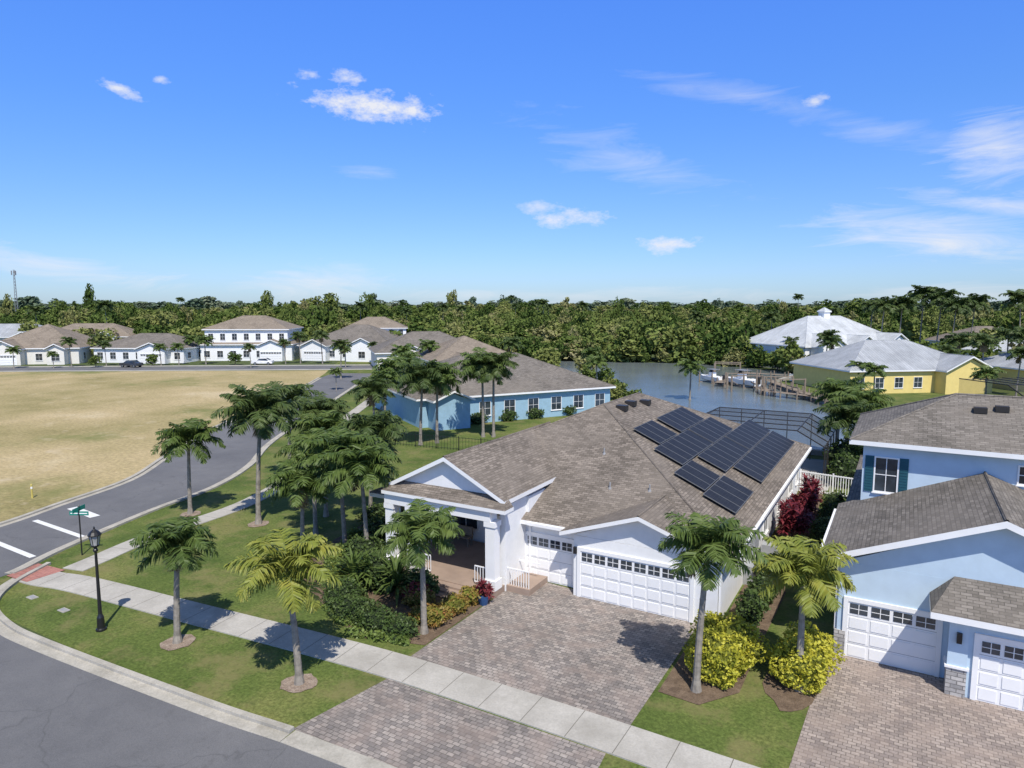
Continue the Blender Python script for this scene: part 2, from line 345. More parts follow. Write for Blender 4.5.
def gable(mb,x0,x1,y0,y1,z,s,mr=0,mf=1,th=.2):
    """ridge along y"""
    xm=(x0+x1)/2; zr=z+s*(x1-x0)/2
    for a,b in ((x0,0),(x1,1)):
        if b==0: P=[(a,y0,z),(xm,y0,zr),(xm,y1,zr),(a,y1,z)]
        else: P=[(xm,y0,zr),(a,y0,z),(a,y1,z),(xm,y1,zr)]
        mb.poly(P,mr); mb.poly([(p[0],p[1],p[2]-th) for p in reversed(P)],mf)
        mb.poly([(a,y0,z-th),(a,y1,z-th),(a,y1,z),(a,y0,z)],mf)
    for y in (y0,y1):
        mb.poly([(x0,y,z-th),(xm,y,zr-th),(xm,y,zr-.002),(x0,y,z-.002)],mf); mb.poly([(xm,y,zr-th),(x1,y,z-th),(x1,y,z-.002),(xm,y,zr-.002)],mf)
    mb.cyl((xm,y0,zr),(xm,y1,zr),.06,.06,6,mr,False)
SEAM=plain('door_seam',(.35,.36,.37))
def gdoor(parent,x0,x1,y,z0=0.03,h=2.13,cols=8,side=-1):
    mb=MB(); w=x1-x0
    mb.box(x0,x1,y-.03,y+.01,z0,z0+h,0)
    rh=h/4; cw=w/cols
    for r in range(4):
        for c in range(cols):
            a=x0+c*cw+.06; b=x0+(c+1)*cw-.06; zb=z0+r*rh+.07; zt=z0+(r+1)*rh-.07
            if r==3:
                mb.box(a,b,y-.045,y-.03,zb+.02,zt,1); xm=(a+b)/2
                mb.box(xm-.012,xm+.012,y-.055,y-.045,zb+.02,zt,0); mb.box(a,b,y-.053,y-.045,(zb+zt)/2,(zb+zt)/2+.02,0)
            else: mb.box(a,b,y-.05,y-.03,zb,zt,0)
        if r: mb.box(x0,x1,y-.034,y-.03,z0+r*rh-.008,z0+r*rh+.008,2)
    for a,b,c,d in ((x0-.16,x0-.002,z0,z0+h+.16),(x1+.002,x1+.16,z0,z0+h+.16),(x0-.002,x1+.002,z0+h+.002,z0+h+.16)): mb.box(a,b,y-.07,y+.012,c,d,3)
    mb.build('garage_door',[GDOOR,GLASS,SEAM,WHITE],parent)
def window(parent,c,w,h,face='-y',muntin=(2,2),frame=WHITE,shutters=None,name='window'):
    """c=(x,y,z) centre on wall; face is outward dir"""
    mb=MB(); g=.06
    def B(u0,u1,v0,v1,d0,d1,m): # u horizontal, v vertical, d outward
        x,y,z=c
        if face=='-y': mb.box(x+u0,x+u1,y-d1,y-d0,z+v0,z+v1,m)
        elif face=='+y': mb.box(x+u0,x+u1,y+d0,y+d1,z+v0,z+v1,m)
        elif face=='+x': mb.box(x+d0,x+d1,y+u0,y+u1,z+v0,z+v1,m)
        else: mb.box(x-d1,x-d0,y+u0,y+u1,z+v0,z+v1,m)
    a=w/2;b=h/2
    B(-a,a,-b,b,-.01,.012,1)
    B(-a-g,-a,-b-g,b+g,-.01,.06,0);B(a,a+g,-b-g,b+g,-.01,.06,0);B(-a,a,b,b+g,-.01,.06,0);B(-a,a,-b-g,-b,-.01,.06,0);B(-a-g-.04,a+g+.04,-b-g-.05,-b-g-.001,-.01,.10,0)
    for i in range(1,muntin[0]): u=-a+w*i/muntin[0]; B(u-.015,u+.015,-b,b,.012,.03,0)
    for i in range(1,muntin[1]): v=-b+h*i/muntin[1]; B(-a,a,v-.015,v+.015,.0125,.031,0)
    if shutters:
        for sgn in (-1,1):
            u0=sgn*(a+g+.02);u1=sgn*(a+g+.36); B(min(u0,u1),max(u0,u1),-b-g,b+g,-.01,.045,2)
            nsl=int(h/.12)
            for k in range(nsl): v=-b+h*(k+.5)/nsl; B(min(u0,u1)+.04,max(u0,u1)-.04,v-.02,v+.02,.045,.06,2)
    mb.build(name,[frame,GLASS,TEAL],parent)

# ------------------------------------------------------------------ main house
H=empty('stucco_house')
mb=MB()
mb.box(-12.35,-6.0,26.92,34,0,2.82); mb.box(-15.45,-12.352,27.67,34,0,2.82)
mb.box(-24.0,-6.002,30.2,51.4,0,2.815)            # main mass
mb.box(-24.0,-21.6,28.4,30.198,0,2.815)
mb.box(-15.5,-15.2,25.75,27.668,0,4.0)           # porch right return wall
mb.box(-15.45,-15.05,27.672,33,2.825,4.0)
mb.poly([(-12.4,26.93,2.83),(-6.0,26.93,2.83),(-9.25,26.93,4.05)])
mb.poly([(-21.3,25.55,4.45),(-15.1,25.55,4.45),(-18.2,25.55,6.0)])
mb.box(-21.7,-15.6,30.0,30.19,.45,4.3)
mb.build('walls',[WALLW],H)
mb=MB()
hip(mb,-24.5,-5.5,27.15,52,3.0,.45)
gable(mb,-12.85,-5.62,26.45,33,3.02,.345,th=.18)
gable(mb,-21.45,-14.9,25.15,36,4.4,.5,th=.2)
# pent roof under porch gable
mb.poly([(-21.6,24.75,4.12),(-14.65,24.75,4.12),(-15.0,25.545,4.5),(-21.3,25.545,4.5)],0)
mb.poly([(-14.65,24.75,4.12),(-14.65,25.5,4.12),(-15.0,25.545,4.5)],0)
mb.box(-21.6,-14.65,24.75,25.54,3.95,4.115,1)
mb.build('roof',[SHING,WHITE],H)
mb=MB()
# porch structure
mb.box(-21.55,-15.51,24.9,25.5,3.45,3.94,0)        # beam
mb.box(-21.55,-21.3,25.51,30,3.45,4.1,0)
for x in (-15.55,-20.0,-21.3):
    mb.box(x-.24,x+.24,24.95,25.43,.3,3.44,0); mb.box(x-.31,x+.31,24.88,25.5,.3,.75,0); mb.box(x-.29,x+.29,24.9,25.48,3.2,3.442,0)
mb.box(-21.9,-15.25,24.8,29.99,0,.3,1)
mb.box(-21.6,-15.6,25.5,29.99,3.9,3.95,0)
for k in range(3): mb.box(-18.9,-16.6,24.8-.35*(k+1),24.8-.35*k,0,.3-.1*(k+0)-.05,1)
# railings
for (x0,x1) in ((-19.7,-19.0),(-16.5,-15.9)):
    mb.box(x0,x1,25.15,25.2,1.15,1.2,0); mb.box(x0,x1,25.15,25.2,.4,.45,0)
    n=max(2,int((x1-x0)/.12))
    for k in range(n+1): xx=x0+(x1-x0)*k/n; mb.box(xx-.015,xx+.015,25.16,25.19,.45,1.15,0)
mb.box(-15.2,-14.1,25.9,25.95,1.05,1.1,0); mb.box(-15.2,-14.1,27.0,27.05,1.05,1.1,0)
for k in range(9): mb.box(-15.15+k*.13,-15.12+k*.13,25.91,25.94,.3,1.05,0)
mb.box(-15.19,-14.0,25.8,27.6,0,.3,1)
mb.build('porch',[WHITE,plain('porch_tile',(.32,.24,.19),.7)],H)
mb=MB(); mb.box(-18.3,-17.2,29.93,29.999,.31,2.7,0)
for sx in (-18.12,-17.72): mb.box(sx,sx+.34,29.9,29.93,.6,2.5,1)
mb.box(-18.42,-18.302,29.9,29.999,.31,2.82,2); mb.box(-17.198,-17.08,29.9,29.999,.31,2.82,2); mb.box(-18.302,-17.198,29.9,29.999,2.702,2.82,2)
mb.build('front_door',[DOORB,GLASS,WHITE],H)
mb=MB(); mb.box(-20.9,-19.4,29.0,29.45,.72,.78); mb.box(-20.9,-19.4,29.45,29.5,.8,1.25)
for x in (-20.88,-19.48): mb.box(x,x+.06,29.02,29.08,.3,.72); mb.box(x,x+.06,29.4,29.45,.3,1.2)
mb.build('porch_bench',[WOOD])
window(H,(-20.2,30.0,1.9),1.5,1.8); window(H,(-22.8,28.4,1.7),1.2,1.5)
gdoor(H,-12.0+.0,-7.1,26.92); gdoor(H,-15.15,-12.72,27.67,cols=4)
for y,w,h,z in ((30,.6,.6,1.9),(37.5,1.2,1.4,1.6),(42,1.2,1.4,1.6),(46.5,1.5,1.4,1.6),(49.5,.9,1.4,1.6)): window(H,(-6.0,y,z),w,h,'+x')
mb=MB(); 
mb.box(-5.99,-5.55,32.0,32.9,.0,.9); mb.box(-5.99,-5.75,33.4,33.8,1,1.9); mb.box(-5.99,-5.78,34.2,34.5,1.1,1.7); mb.box(-5.99,-5.87,34.8,35.1,.9,1.8); mb.box(-5.8,-5.0,35.4,36.2,0,.9)
mb.build('utility_meters',[plain('meter_grey',(.35,.36,.37),.5)],H)
mb=MB()
for x in (-12.25,-6.35): mb.box(x-.07,x+.07,26.78,26.91,2.0,2.3)
mb.build('wall_light',[BLACK],H)
# gutters & downspouts
mb=MB(); mb.box(-5.5,-5.38,33.2,51.9,2.83,2.97); mb.box(-14.8,-12.9,27.02,27.148,2.83,2.97); mb.box(-5.97,-5.88,27.0,27.1,0,2.8); mb.box(-15.0,-14.9,27.58,27.665,0.3,2.8)
mb.cyl((-5.44,51.9,2.9),(-5.44,27.2,2.9),.06,.06,8)
mb.build('gutter',[WHITE],H)
# roof vents
def zr_x(x): return 3.0+.45*(-5.5-x)
mb=MB()
for x,y in ((-14.2,37.5),(-14.3,39.2),(-14.0,41.0)):
    z=zr_x(x); mb.box(x-.3,x+.3,y-.25,y+.25,z-.05,z+.26)
mb.build('roof_vent',[DARKF],H)
mb=MB()
for x,y in ((-17,30.2),(-11.9,30),(-10,30.2),(-13.2,32.4)):
    z=3.0+.45*(min(y-27.15,24.5+x,-5.5-x)); mb.cyl((x,y,z-.1),(x,y,z+.3),.04,.04,8)
    mb.cyl((x,y,z-.05),(x,y,z+.06),.10,.06,8)
mb.build('vent_pipe',[plain('pipe_grey',(.3,.3,.3))],H)
# solar array
sl=Vector((-1,0,.45)).normalized(); nrm=Vector((.45,0,1)).normalized()
def panel(mb,k0,y0):
    pw=1.03;pl=1.70
    o=Vector((-5.5,y0,3.0))+sl*(k0)+nrm*.14
    a=o;b=o+Vector((0,pw-.03,0));c=b+sl*(pl-.03);d=a+sl*(pl-.03); t=nrm*.04
    q=[a,b,c,d]
    mb.poly([p+t for p in q],1)
    for i in range(4): mb.poly([q[i],q[(i+1)%4],q[(i+1)%4]+t,q[i]+t],1)
    g=.028; e1=Vector((0,1,0))
    q2=[a+e1*g+sl*g,b-e1*g+sl*g,c-e1*g-sl*g,d+e1*g-sl*g]; mb.poly([p+t+nrm*.004 for p in q2],0)
mb=MB()
for k0,runs in ((.95,((31.4,4),(37.8,12))),(2.68,((32.0,3),(36.3,6),(42.7,7))),(4.41,((33.7,6),(40.1,5))),(6.14,((34.9,3),(38.9,5)))):
    for y0,n in runs:
        for i in range(n): panel(mb,k0,y0+1.03*i)
mb.build('solar_panels',[SOLAR,SOLARF],H)
# lanai pool cage
C=empty('pool_screen_enclosure')
mb=MB(); sc=MB()
x0,x1,y0,y1=-16,-4.6,52.6,61.5
xs=[x0+(x1-x0)*i/6 for i in range(7)]; ys=[y0+(y1-y0)*i/4 for i in range(5)]
def zt(x):
    d=min(x-x0,x1-x); return 2.9+min(d,1.9)*.55
XS=[x0,x0+1.9,(x0+x1)/2,x1-1.9,x1]
for y in ys:
    for i in range(len(XS)-1): mb.beam((XS[i],y,zt(XS[i])),(XS[i+1],y,zt(XS[i+1])),.05)
    for x in (x0,x1): mb.beam((x,y,0),(x,y,2.9),.05)
for x in XS: mb.beam((x,y0,zt(x)),(x,y1,zt(x)),.045)
for x in xs: mb.beam((x,y1,0),(x,y1,zt(x)),.045)
for x in (x0,x1): mb.beam((x,y0,1.0),(x,y1,1.0),.04)
for i in range(len(XS)-1):
    a,b=XS[i],XS[i+1]; sc.poly([(a,y0,zt(a)),(b,y0,zt(b)),(b,y1,zt(b)),(a,y1,zt(a))])
for x in (x0,x1): sc.poly([(x,y0,0),(x,y1,0),(x,y1,2.9),(x,y0,2.9)])
sc.poly([(x0,y1,0),(x1,y1,0),(x1,y1,2.9),(x1-1.9,y1,3.95),(x0+1.9,y1,3.95),(x0,y1,2.9)])
mb.build('frame',[DARKF],C); sc.build('screen',[SCREEN],C)
sheet('pool_deck',[(-16.5,51.5),(-4.2,51.5),(-4.2,62),(-16.5,62)],.024,CONC)
sheet('pool_water',[(-13,54.5),(-7,54.5),(-7,58.8),(-13,58.8)],.034,plain('pool_blue',(.10,.42,.48),.1))

# ------------------------------------------------------------------ neighbour house (right)
Q=empty('light_blue_house')
mb=MB()
mb.box(-1.65,1.85,27.12,41,0,3.6); mb.box(1.852,9,26.08,41,0,2.95); mb.box(1.852,8.4,27.15,41,2.952,3.6)
mb.poly([(-1.65,27.125,3.601),(8.0,27.125,3.601),(3.15,27.125,5.75)])
mb.box(-1.4,13.4,34.0,41.002,3.602,6.9)
mb.build('walls',[WALLB],Q)
mb=MB()
gable(mb,-2.3,8.6,26.55,34.3,3.85,.405,th=.24)
hip(mb,-1.95,14,33.4,41.6,7.05,.45)
hip(mb,-2.1,12,33.0,47.6,3.55,.2)
mb.poly([(1.2,25.35,3.02),(9.6,25.35,3.02),(9.6,27.14,3.75),(1.9,27.14,3.75)],0)
mb.poly([(1.2,25.35,3.02),(1.9,27.14,3.75),(1.2,27.14,3.02)],0)
mb.box(1.2,9.6,25.35,27.1,2.8,3.015,1)
mb.build('roof',[SHINGD,WHITE],Q)
mb=MB()
for x,y in ((3.0,36.2),(3.8,36.4)):
    z=7.05+.45*(min(y-33.4,41.6-y)); mb.box(x-.25,x+.25,y-.2,y+.2,z-.05,z+.2)
mb.build('roof_vent',[DARKF],Q)
mb=MB(); mb.box(1.78,2.35,26.0,26.6,0,.98,0); mb.box(1.72,2.41,25.95,26.62,.981,1.06,1); mb.box(-1.72,-1.35,27.03,27.4,0,.98,0)
mb.box(1.782,2.345,26.01,26.075,1.062,2.79,2)
mb.build('stone_base',[STONE,WHITE,WALLB],Q)
gdoor(Q,-1.3,1.5,27.12,cols=4); gdoor(Q,2.65,7.5,26.08,cols=8)
window(Q,(-.45,34.0,5.5),.85,1.5,shutters=True); window(Q,(4.8,34.0,6.1),1,.7)
mb=MB(); mb.box(2.0,2.15,25.88,26.0,1.9,2.25)
mb.build('wall_light',[BLACK],Q)
mb=MB(); mb.box(-2.4,-2.3,26.6,33.4,3.65,3.83); mb.box(-1.75,-1.66,27.2,27.3,0,3.6); mb.build('gutter',[WHITE],Q)

# ------------------------------------------------------------------ generic houses
def house(name,loc,rot,w,d,h,s,wall,roof,upper=None,gables=((.25,.3,),),doors=True,wing=None,cupola=False,uh=None):
    E=empty(name,(loc[0],loc[1],0),rot); mb=MB(); uh=uh or h
    mb.box(-w/2,w/2,0,d,0,h,0)
    if upper: mb.box(upper[0],upper[1],upper[2],upper[3],h+.002,h+uh,0)
    for gx,gw in gables:
        X=-w/2+gx*w; mb.box(X-gw*w/2,X+gw*w/2,-2.2,-.002,0,h-.01,0); mb.poly([(X-gw*w/2,-2.2,h-.01),(X+gw*w/2,-2.2,h-.01),(X,-2.2,h+s*gw*w/2)],0)
    mb.build('walls',[wall],E)
    mb=MB(); hip(mb,-w/2-.5,w/2+.5,-.5,d+.5,h+.18,s)
    if upper: hip(mb,upper[0]-.5,upper[1]+.5,upper[2]-.5,upper[3]+.5,h+uh+.18,s)
    for gx,gw in gables:
        X=-w/2+gx*w; hw=gw*w/2+.4; gable(mb,X-hw,X+hw,-2.7,hw+1,h+.16,s)
    mb.build('roof',[roof,WHITE],E)
    if doors:
        X=-w/2+gables[0][0]*w; gdoor(E,X-2.4,X+2.4,-2.2)
    nx=int(w/3)
    for i in range(nx):
        x=-w/2+(i+.5)*w/nx
        if any(abs(x-(-w/2+gx*w))<gw*w/2+.6 for gx,gw in gables): continue
        window(E,(x,0,1.6),1.3,1.5,muntin=(2,2))
    for gx,gw in gables[1:]:
        window(E,(-w/2+gx*w,-2.2,1.6),1.6,1.5)
    if upper:
        n=int((upper[1]-upper[0])/2.5)
        for i in range(n): window(E,(upper[0]+(i+.5)*(upper[1]-upper[0])/n,upper[2],h+1.9),1.1,1.5)
    for j in range(3):
        window(E,(w/2,d*(j+.5)/3,1.6),1.2,1.4,'+x')
    if cupola:
        zt_=h+.18+s*min(w+1,d+1)/2
        mb=MB(); mb.box(-.8,.8,d/2-.8,d/2+.8,zt_-.8,zt_+.9,0); hip(mb,-1,1,d/2-1,d/2+1,zt_+1,.8,1,0); mb.build('cupola',[WHITE,roof],E)
    return E
# blue house beyond the back lawn: its long side faces us
rot_b=math.atan2(.84,.54)
Bh=house('turquoise_house',(-37.6,67.3),rot_b,24.5,17,3.0,.42,WALLB2,SHINGD,gables=((.12,.16),),doors=False)
roadrot=math.atan2(35,53)
def cw(u,d):  # bearing helper: metres right of / ahead along the survey axis
    x=(u-512)/683*d; return (x*.866-d*.5, x*.5+d*.866)
for nm,u,d,w,dd,h,up,uh,wall,roof,gb in (
  ('cream_house',30,150,19,19,3.4,None,None,WALLC,SHINGT,((.27,.34),(.8,.18))),
  ('cream_house',138,154,21,14,3.2,None,None,WALLW,SHINGD,((.7,.3),)),
  ('white_two_storey_house',246,160,21,15,3.7,(-9.5,9.5,.5,14),3.5,WHITE,SHINGT,((.8,.24),)),
  ('white_house',345,160,23,19,3.4,None,None,WHITE,SHINGD,((.2,.26),(.72,.34))),
  ('cream_house',-75,142,20,16,3.1,None,None,WALLC,SHINGD,((.3,.3),(.75,.25))),
  ('grey_house',84,200,26,15,3.6,None,None,WALLG,SHINGT,((.3,.3),(.75,.25))),
  ('cream_house',4,190,24,14,4.0,None,None,WALLC,METALR,((.3,.3),(.75,.25))),
  ('white_two_storey_house',374,192,20,14,3.4,(-8,9,1,13),3.0,WHITE,SHINGT,((.3,.3),(.75,.25)))):
    house(nm,cw(u,d),roadrot+{30:.15,138:-.12,246:.0,345:-.25}.get(u,.1),w,dd,h,{30:.5,138:.4,246:.42,345:.46}.get(u,.46),wall,roof,up,gb,uh=uh)
house('tan_roof_house',cw(432,138),rot_b-.2,22,16,3.4,.45,WALLC,SHINGD,gables=((.3,.3),(.8,.2)),doors=False)
house('tan_roof_house',cw(478,118),rot_b-.1,16,16,3.4,.45,WALLC,SHINGT,gables=((.3,.3),),doors=False)
yrot=math.atan2(14.3,18)
house('yellow_house',(1.8,117.5),yrot,22,15,3.3,.5,WALLY,METALR,gables=((.8,.35),),doors=False)
house('yellow_house',(22,130),yrot,14,12,3.3,.45,WALLY,METALR,gables=((.5,.4),),doors=False)
house('metal_roof_house',(-8.5,154),math.atan2(21,17),27,18,4.8,.6,WHITE,METALW,gables=((.18,.26),(.5,.22),(.82,.26)),doors=False,cupola=True)
house('white_house',(22,200),yrot,22,15,4,.45,WALLC,SHING,gables=((.3,.3),),doors=False)
house('white_house',(44,152),yrot,22,15,4,.45,WALLC,METALR,gables=((.3,.3),),doors=False)
house('white_house',(26,162),yrot+.3,18,13,4.2,.5,WHITE,METALW,gables=((.3,.3),),doors=False)
# right far screened enclosure
C2=empty('pool_screen_enclosure',(11.5,93,0),yrot)
mb=MB(); sc=MB()
for i in range(6):
    x=i*2; mb.beam((x,0,0),(x,0,3),.07); mb.beam((x,0,3),(x,2,4),.07); mb.beam((x,2,4),(x,9,4),.07)
mb.beam((0,0,3),(10,0,3),.07);mb.beam((0,2,4),(10,2,4),.07);mb.beam((0,0,1),(10,0,1),.05)
sc.poly([(0,0,0),(10,0,0),(10,0,3),(0,0,3)]);sc.poly([(0,0,3),(10,0,3),(10,2,4),(0,2,4)]);sc.poly([(0,2,4),(10,2,4),(10,9,4),(0,9,4)])
sc.poly([(0,0,0),(0,0,3),(0,2,4),(0,9,4),(0,9,0)])
mb.build('frame',[DARKF],C2);sc.build('screen',[SCREEN],C2)

# ------------------------------------------------------------------ fences
def fence(name,P,h,mat,gap,post,pick,top=True):
    mb=MB()
    for a,b in zip(P,P[1:]):
        a=Vector((*a,0));b=Vector((*b,0));L=(b-a).length;t=(b-a)/L
        n=int(L/gap)
        for i in range(n+1):
            c=a+t*(L*i/n); mb.cyl(c,c+Vector((0,0,h*.97)),pick,pick,4)
        m=max(1,int(L/1.9))
        for i in range(m+1):
            c=a+t*(L*i/m); mb.cyl(c,c+Vector((0,0,h+.05)),post,post,4)
        for z in (.15,h*.93): mb.beam(a+Vector((0,0,z)),b+Vector((0,0,z)),pick*1.6)
    return mb.build(name,[mat],uv=False)
fence('white_picket_fence',[(-5.9,50.8),(-1.7,50.2)],1.5,WHITE,.16,.07,.035)
fence('metal_fence',[(-24.2,50),(-30,50.5),(-43,48.6),(-47,52),(-58,69)],1.25,BLACK,.3,.035,.012)
fence('metal_fence',[(-28,50.5),(-26,64)],1.25,BLACK,.3,.035,.012)
fence('white_picket_fence',[(-17,125),(-10,121),(-8,115)],1.3,WHITE,.3,.08,.05)

# ------------------------------------------------------------------ vegetation
def palm(loc,h,L=2.1,n=18,leaf=PALMG,lean=(0,0),seed=0,r=.14,yellow=0,name='palm_tree',dead=1,plume=.65,ll=.70,m=42):
    rd=random.Random(seed*17+3); mb=MB()
    segs=10; pr=None
    P=[Vector((lean[0]*(i/segs)**1.6,lean[1]*(i/segs)**1.6,h*i/segs)) for i in range(segs+1)]
    for i in range(segs):
        f0=i/segs;f1=(i+1)/segs
        ra=r*(1.5-.9*min(1,f0*6) if f0<.12 else 1.0-.35*f0); rb=r*(1.0-.35*f1)
        mb.cyl(P[i],P[i+1],ra,rb*1.02,9,0,i==segs-1)
        mb.cyl(P[i+1]-Vector((0,0,.02)),P[i+1]+Vector((0,0,.02)),rb*1.1,rb*1.1,9,0,False)
    top=P[-1]; mb.cyl(top,top+Vector((0,0,L*.22)),r*.75,r*.35,8,1)
    c=top+Vector((0,0,L*.18))
    for k in range(n):
        az=k*2.39996+rd.uniform(-.25,.25); q=(k+.5)/n
        el=math.radians(80-q*92+rd.uniform(-8,8)); Lf=L*rd.uniform(.85,1.1)*(0.8+.2*math.sin(q*3.1))
        mi=2
        if q>.95 and dead and rd.random()<.5: mi=3; el-=.6; Lf*=.7
        droop=rd.uniform(.85,1.35)*(1.0+.25*(1-q))
        S=14; p=c.copy(); e=el; pts=[];dirs=[]
        for s_ in range(S+1):
            d=Vector((math.cos(az)*math.cos(e),math.sin(az)*math.cos(e),math.sin(e))); pts.append(p.copy());dirs.append(d)
            p=p+d*(Lf/S); e-=droop*1.25/S*(.5+1.0*s_/S)
        for s_ in range(S): 
            if s_%3==0:
                e2=min(S,s_+3); mb.cyl(pts[s_],pts[e2],.022*(1-s_/S)+.006,.022*(1-e2/S)+.005,3,1 if mi==2 else 3,False)
        side=Vector((-math.sin(az),math.cos(az),0))
        for j in range(m):
            t=.13+.87*(j/(m-1)); x=t*S; i0=min(S-1,int(x)); fr=x-i0
            b=pts[i0].lerp(pts[i0+1],fr); d=dirs[i0]; up=side.cross(d)
            if up.z<0: up=-up
            lw=ll*L/2.1*(math.sin(math.pi*min(1,.18+.80*t))**.6)*rd.uniform(.8,1.1)
            for sg in (-1,1):
                ra=rd.uniform(-plume,plume*.7)
                o=(side*sg*math.cos(ra)+up*math.sin(ra)); v=(o*1.0+d*.55+Vector((0,0,-.22))).normalized()
                v2=(v+Vector((0,0,-.55))).normalized()
                w=(d*.5+up*rd.uniform(-.3,.3)).normalized()*.042*L/2.1*34/m*1.1
                m1=b+v*lw*.55; tp=m1+v2*lw*.45
                mb.poly([b-w*.6,m1-w,m1+w,b+w*.6],mi); mb.poly([m1-w,tp,m1+w],mi)
    o=mb.build(name,[TRUNK,SHAFT,leaf,DEAD],uv=False,loc=(loc[0],loc[1],0)); return o
PL=[(-23.8,15.3,3.6,1.9,PALMG,24),(-17.5,15.6,3.75,2.15,PALMY,23),(-16.0,20.7,3.7,2.05,PALMG,26),(-38.2,25.9,4.3,2.3,PALMG,26),
(-32.9,26.7,6.2,2.8,PALMD,28),(-26.2,23.9,3.6,2.2,PALMG,24),(-24.8,25.5,4.9,2.5,PALMG,26),(-22.8,25.0,4.6,2.4,PALMG,26),(-33.5,32.2,5.3,2.5,PALMD,26),
(-30.5,29.8,4.9,2.4,PALMG,26),(-39.3,34.9,5.4,2.6,PALMD,24),(-44.1,49.8,4.3,2.7,PALMD,24),(-38.8,50.1,5.7,3.0,PALMD,28),(-38.0,51.6,5.7,3.0,PALMG,28),(-35.8,56.3,6.3,3.1,PALMG,26),
(-34.9,56.8,6.5,2.9,PALMD,26),(-5.5,22.0,4.7,1.95,PALMG,26),(-2.5,23.8,3.75,1.95,PALMY,26),(-3.6,57.5,3.9,2.7,PALMD,24),(-2.6,60,4.6,2.8,PALMG,24),(-4.6,62.5,5.0,2.8,PALMG,22),
(-28.5,27.0,4.2,2.3,PALMG,24),(-27.5,30.5,5.0,2.4,PALMD,24),(-1.2,56,3.2,2.4,PALMG,20)]
for i,(x,y,h,L,lf,n) in enumerate(PL):
    palm((x,y),h,L,n,lf,(rr(-.25,.25),rr(-.25,.25)) if i else (.15,.1),i,r=.13+.02*(h>5))
# distant palms share meshes
protos=[palm((-49,57),4.4,2.5,18,PALMG,(.2,.1),51,m=20),palm((-53,63),5.0,2.6,18,PALMG,(-.2,.1),52,m=20),palm((26,122),6.5,2.8,18,PALMD,(.1,.3),53,m=20),palm((-4.9,165),12.0,3.8,22,PALMD,(.4,.2),54,m=20)]
rd=random.Random(5)
def dpalm(x,y,k,s=1.0):
    o=bpy.data.objects.new('palm_tree',protos[k].data); o.location=(x,y,0); o.scale=(s,s,s); o.rotation_euler=(0,0,rd.uniform(0,6.3)); bpy.context.scene.collection.objects.link(o)
for x,y,k,s in ((-3.5,106,0,.85),(-25.4,93,0,.95),(-1.5,168,3,1.02),(5.5,172,3,1.12),(2.5,176,3,1.18),(12,180,3,1.05),(-8,190,3,1.0),(20,172,3,1.1),(8,168,3,1.0),(-12,135,2,.9),(-13,140,2,1),(8,138,2,1),(15,142,2,1.1),(30,140,2,1.2),(38,150,3,.95),(-20,148,2,.8),(-24,160,2,1),(-28,172,3,.8),(-30,171,2,1),(9,103,1,.8),(-6,113,0,.8),(33,108,2,.8),(26,100,1,.9),
  (-40,95,1,.8),(-45,104,1,.9),(-59,102,2,.9),(-64,80,1,.9),(-70,86,1,1),(-58,72,1,.9),(-75,100,1,1),(18,106,1,.8),(14,120,2,.85),(11,133,2,1),(24,142,2,1.2),(34,160,3,1.0),(45,175,3,1.1),(28,190,3,1.2),(-16,170,3,.85),(-20,160,2,1),(16,134,2,1.15),(19,140,3,.7),(6,128,2,.8)): dpalm(x,y,k,s)
for u,d in ((12,140),(52,141),(70,143),(105,146),(160,147),(178,149),(205,150),(285,151),(300,152),(322,151),(372,153),(395,150),(345,143),(250,141),(340,120),(335,104),(405,130),(192,158),(98,160)):
    x,y=cw(u,d); dpalm(x,y,rd.randrange(3),rd.uniform(.5,.95))
# shared leaf-clump maker
def clump(mb,c,rad,n,leaf,rd,m=0,flat=.0,shape=None,elong=1.6):
    for _ in range(n):
        while True:
            p=Vector((rd.uniform(-1,1),rd.uniform(-1,1),rd.uniform(-1,1)))
            if p.length<=1: break
        p=p.normalized()*(p.length**.35)
        nn=noise.noise(p*1.9+Vector(c)*.7); p*=1+.42*nn
        q=Vector((c[0]+p.x*rad[0],c[1]+p.y*rad[1],c[2]+p.z*rad[2]))
        if q.z<.03: q.z=rd.uniform(.03,.25)
        a=Vector((rd.gauss(0,1),rd.gauss(0,1),rd.gauss(0,.7))).normalized(); b=a.cross(Vector((rd.gauss(0,1),rd.gauss(0,1),rd.gauss(0,1)))).normalized()
        s=leaf*rd.uniform(.6,1.3); a=a*s*elong*.5; b=b*s*.5
        mb.poly([q-a,q-b,q+a,q+b],m)
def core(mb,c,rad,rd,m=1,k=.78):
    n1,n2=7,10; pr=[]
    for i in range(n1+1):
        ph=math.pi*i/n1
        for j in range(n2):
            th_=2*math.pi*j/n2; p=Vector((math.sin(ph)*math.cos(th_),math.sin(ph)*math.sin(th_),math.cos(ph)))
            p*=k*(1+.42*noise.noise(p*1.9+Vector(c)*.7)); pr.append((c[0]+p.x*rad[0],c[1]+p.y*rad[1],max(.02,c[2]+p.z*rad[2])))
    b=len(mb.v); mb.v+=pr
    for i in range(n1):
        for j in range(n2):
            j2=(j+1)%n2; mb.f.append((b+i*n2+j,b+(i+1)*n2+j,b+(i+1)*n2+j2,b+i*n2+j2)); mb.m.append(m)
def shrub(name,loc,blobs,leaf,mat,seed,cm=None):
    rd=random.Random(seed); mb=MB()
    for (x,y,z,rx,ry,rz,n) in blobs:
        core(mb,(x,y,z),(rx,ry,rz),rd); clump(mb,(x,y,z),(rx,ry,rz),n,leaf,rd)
    return mb.build(name,[mat,cm or DARKC],uv=False,loc=(loc[0],loc[1],0))
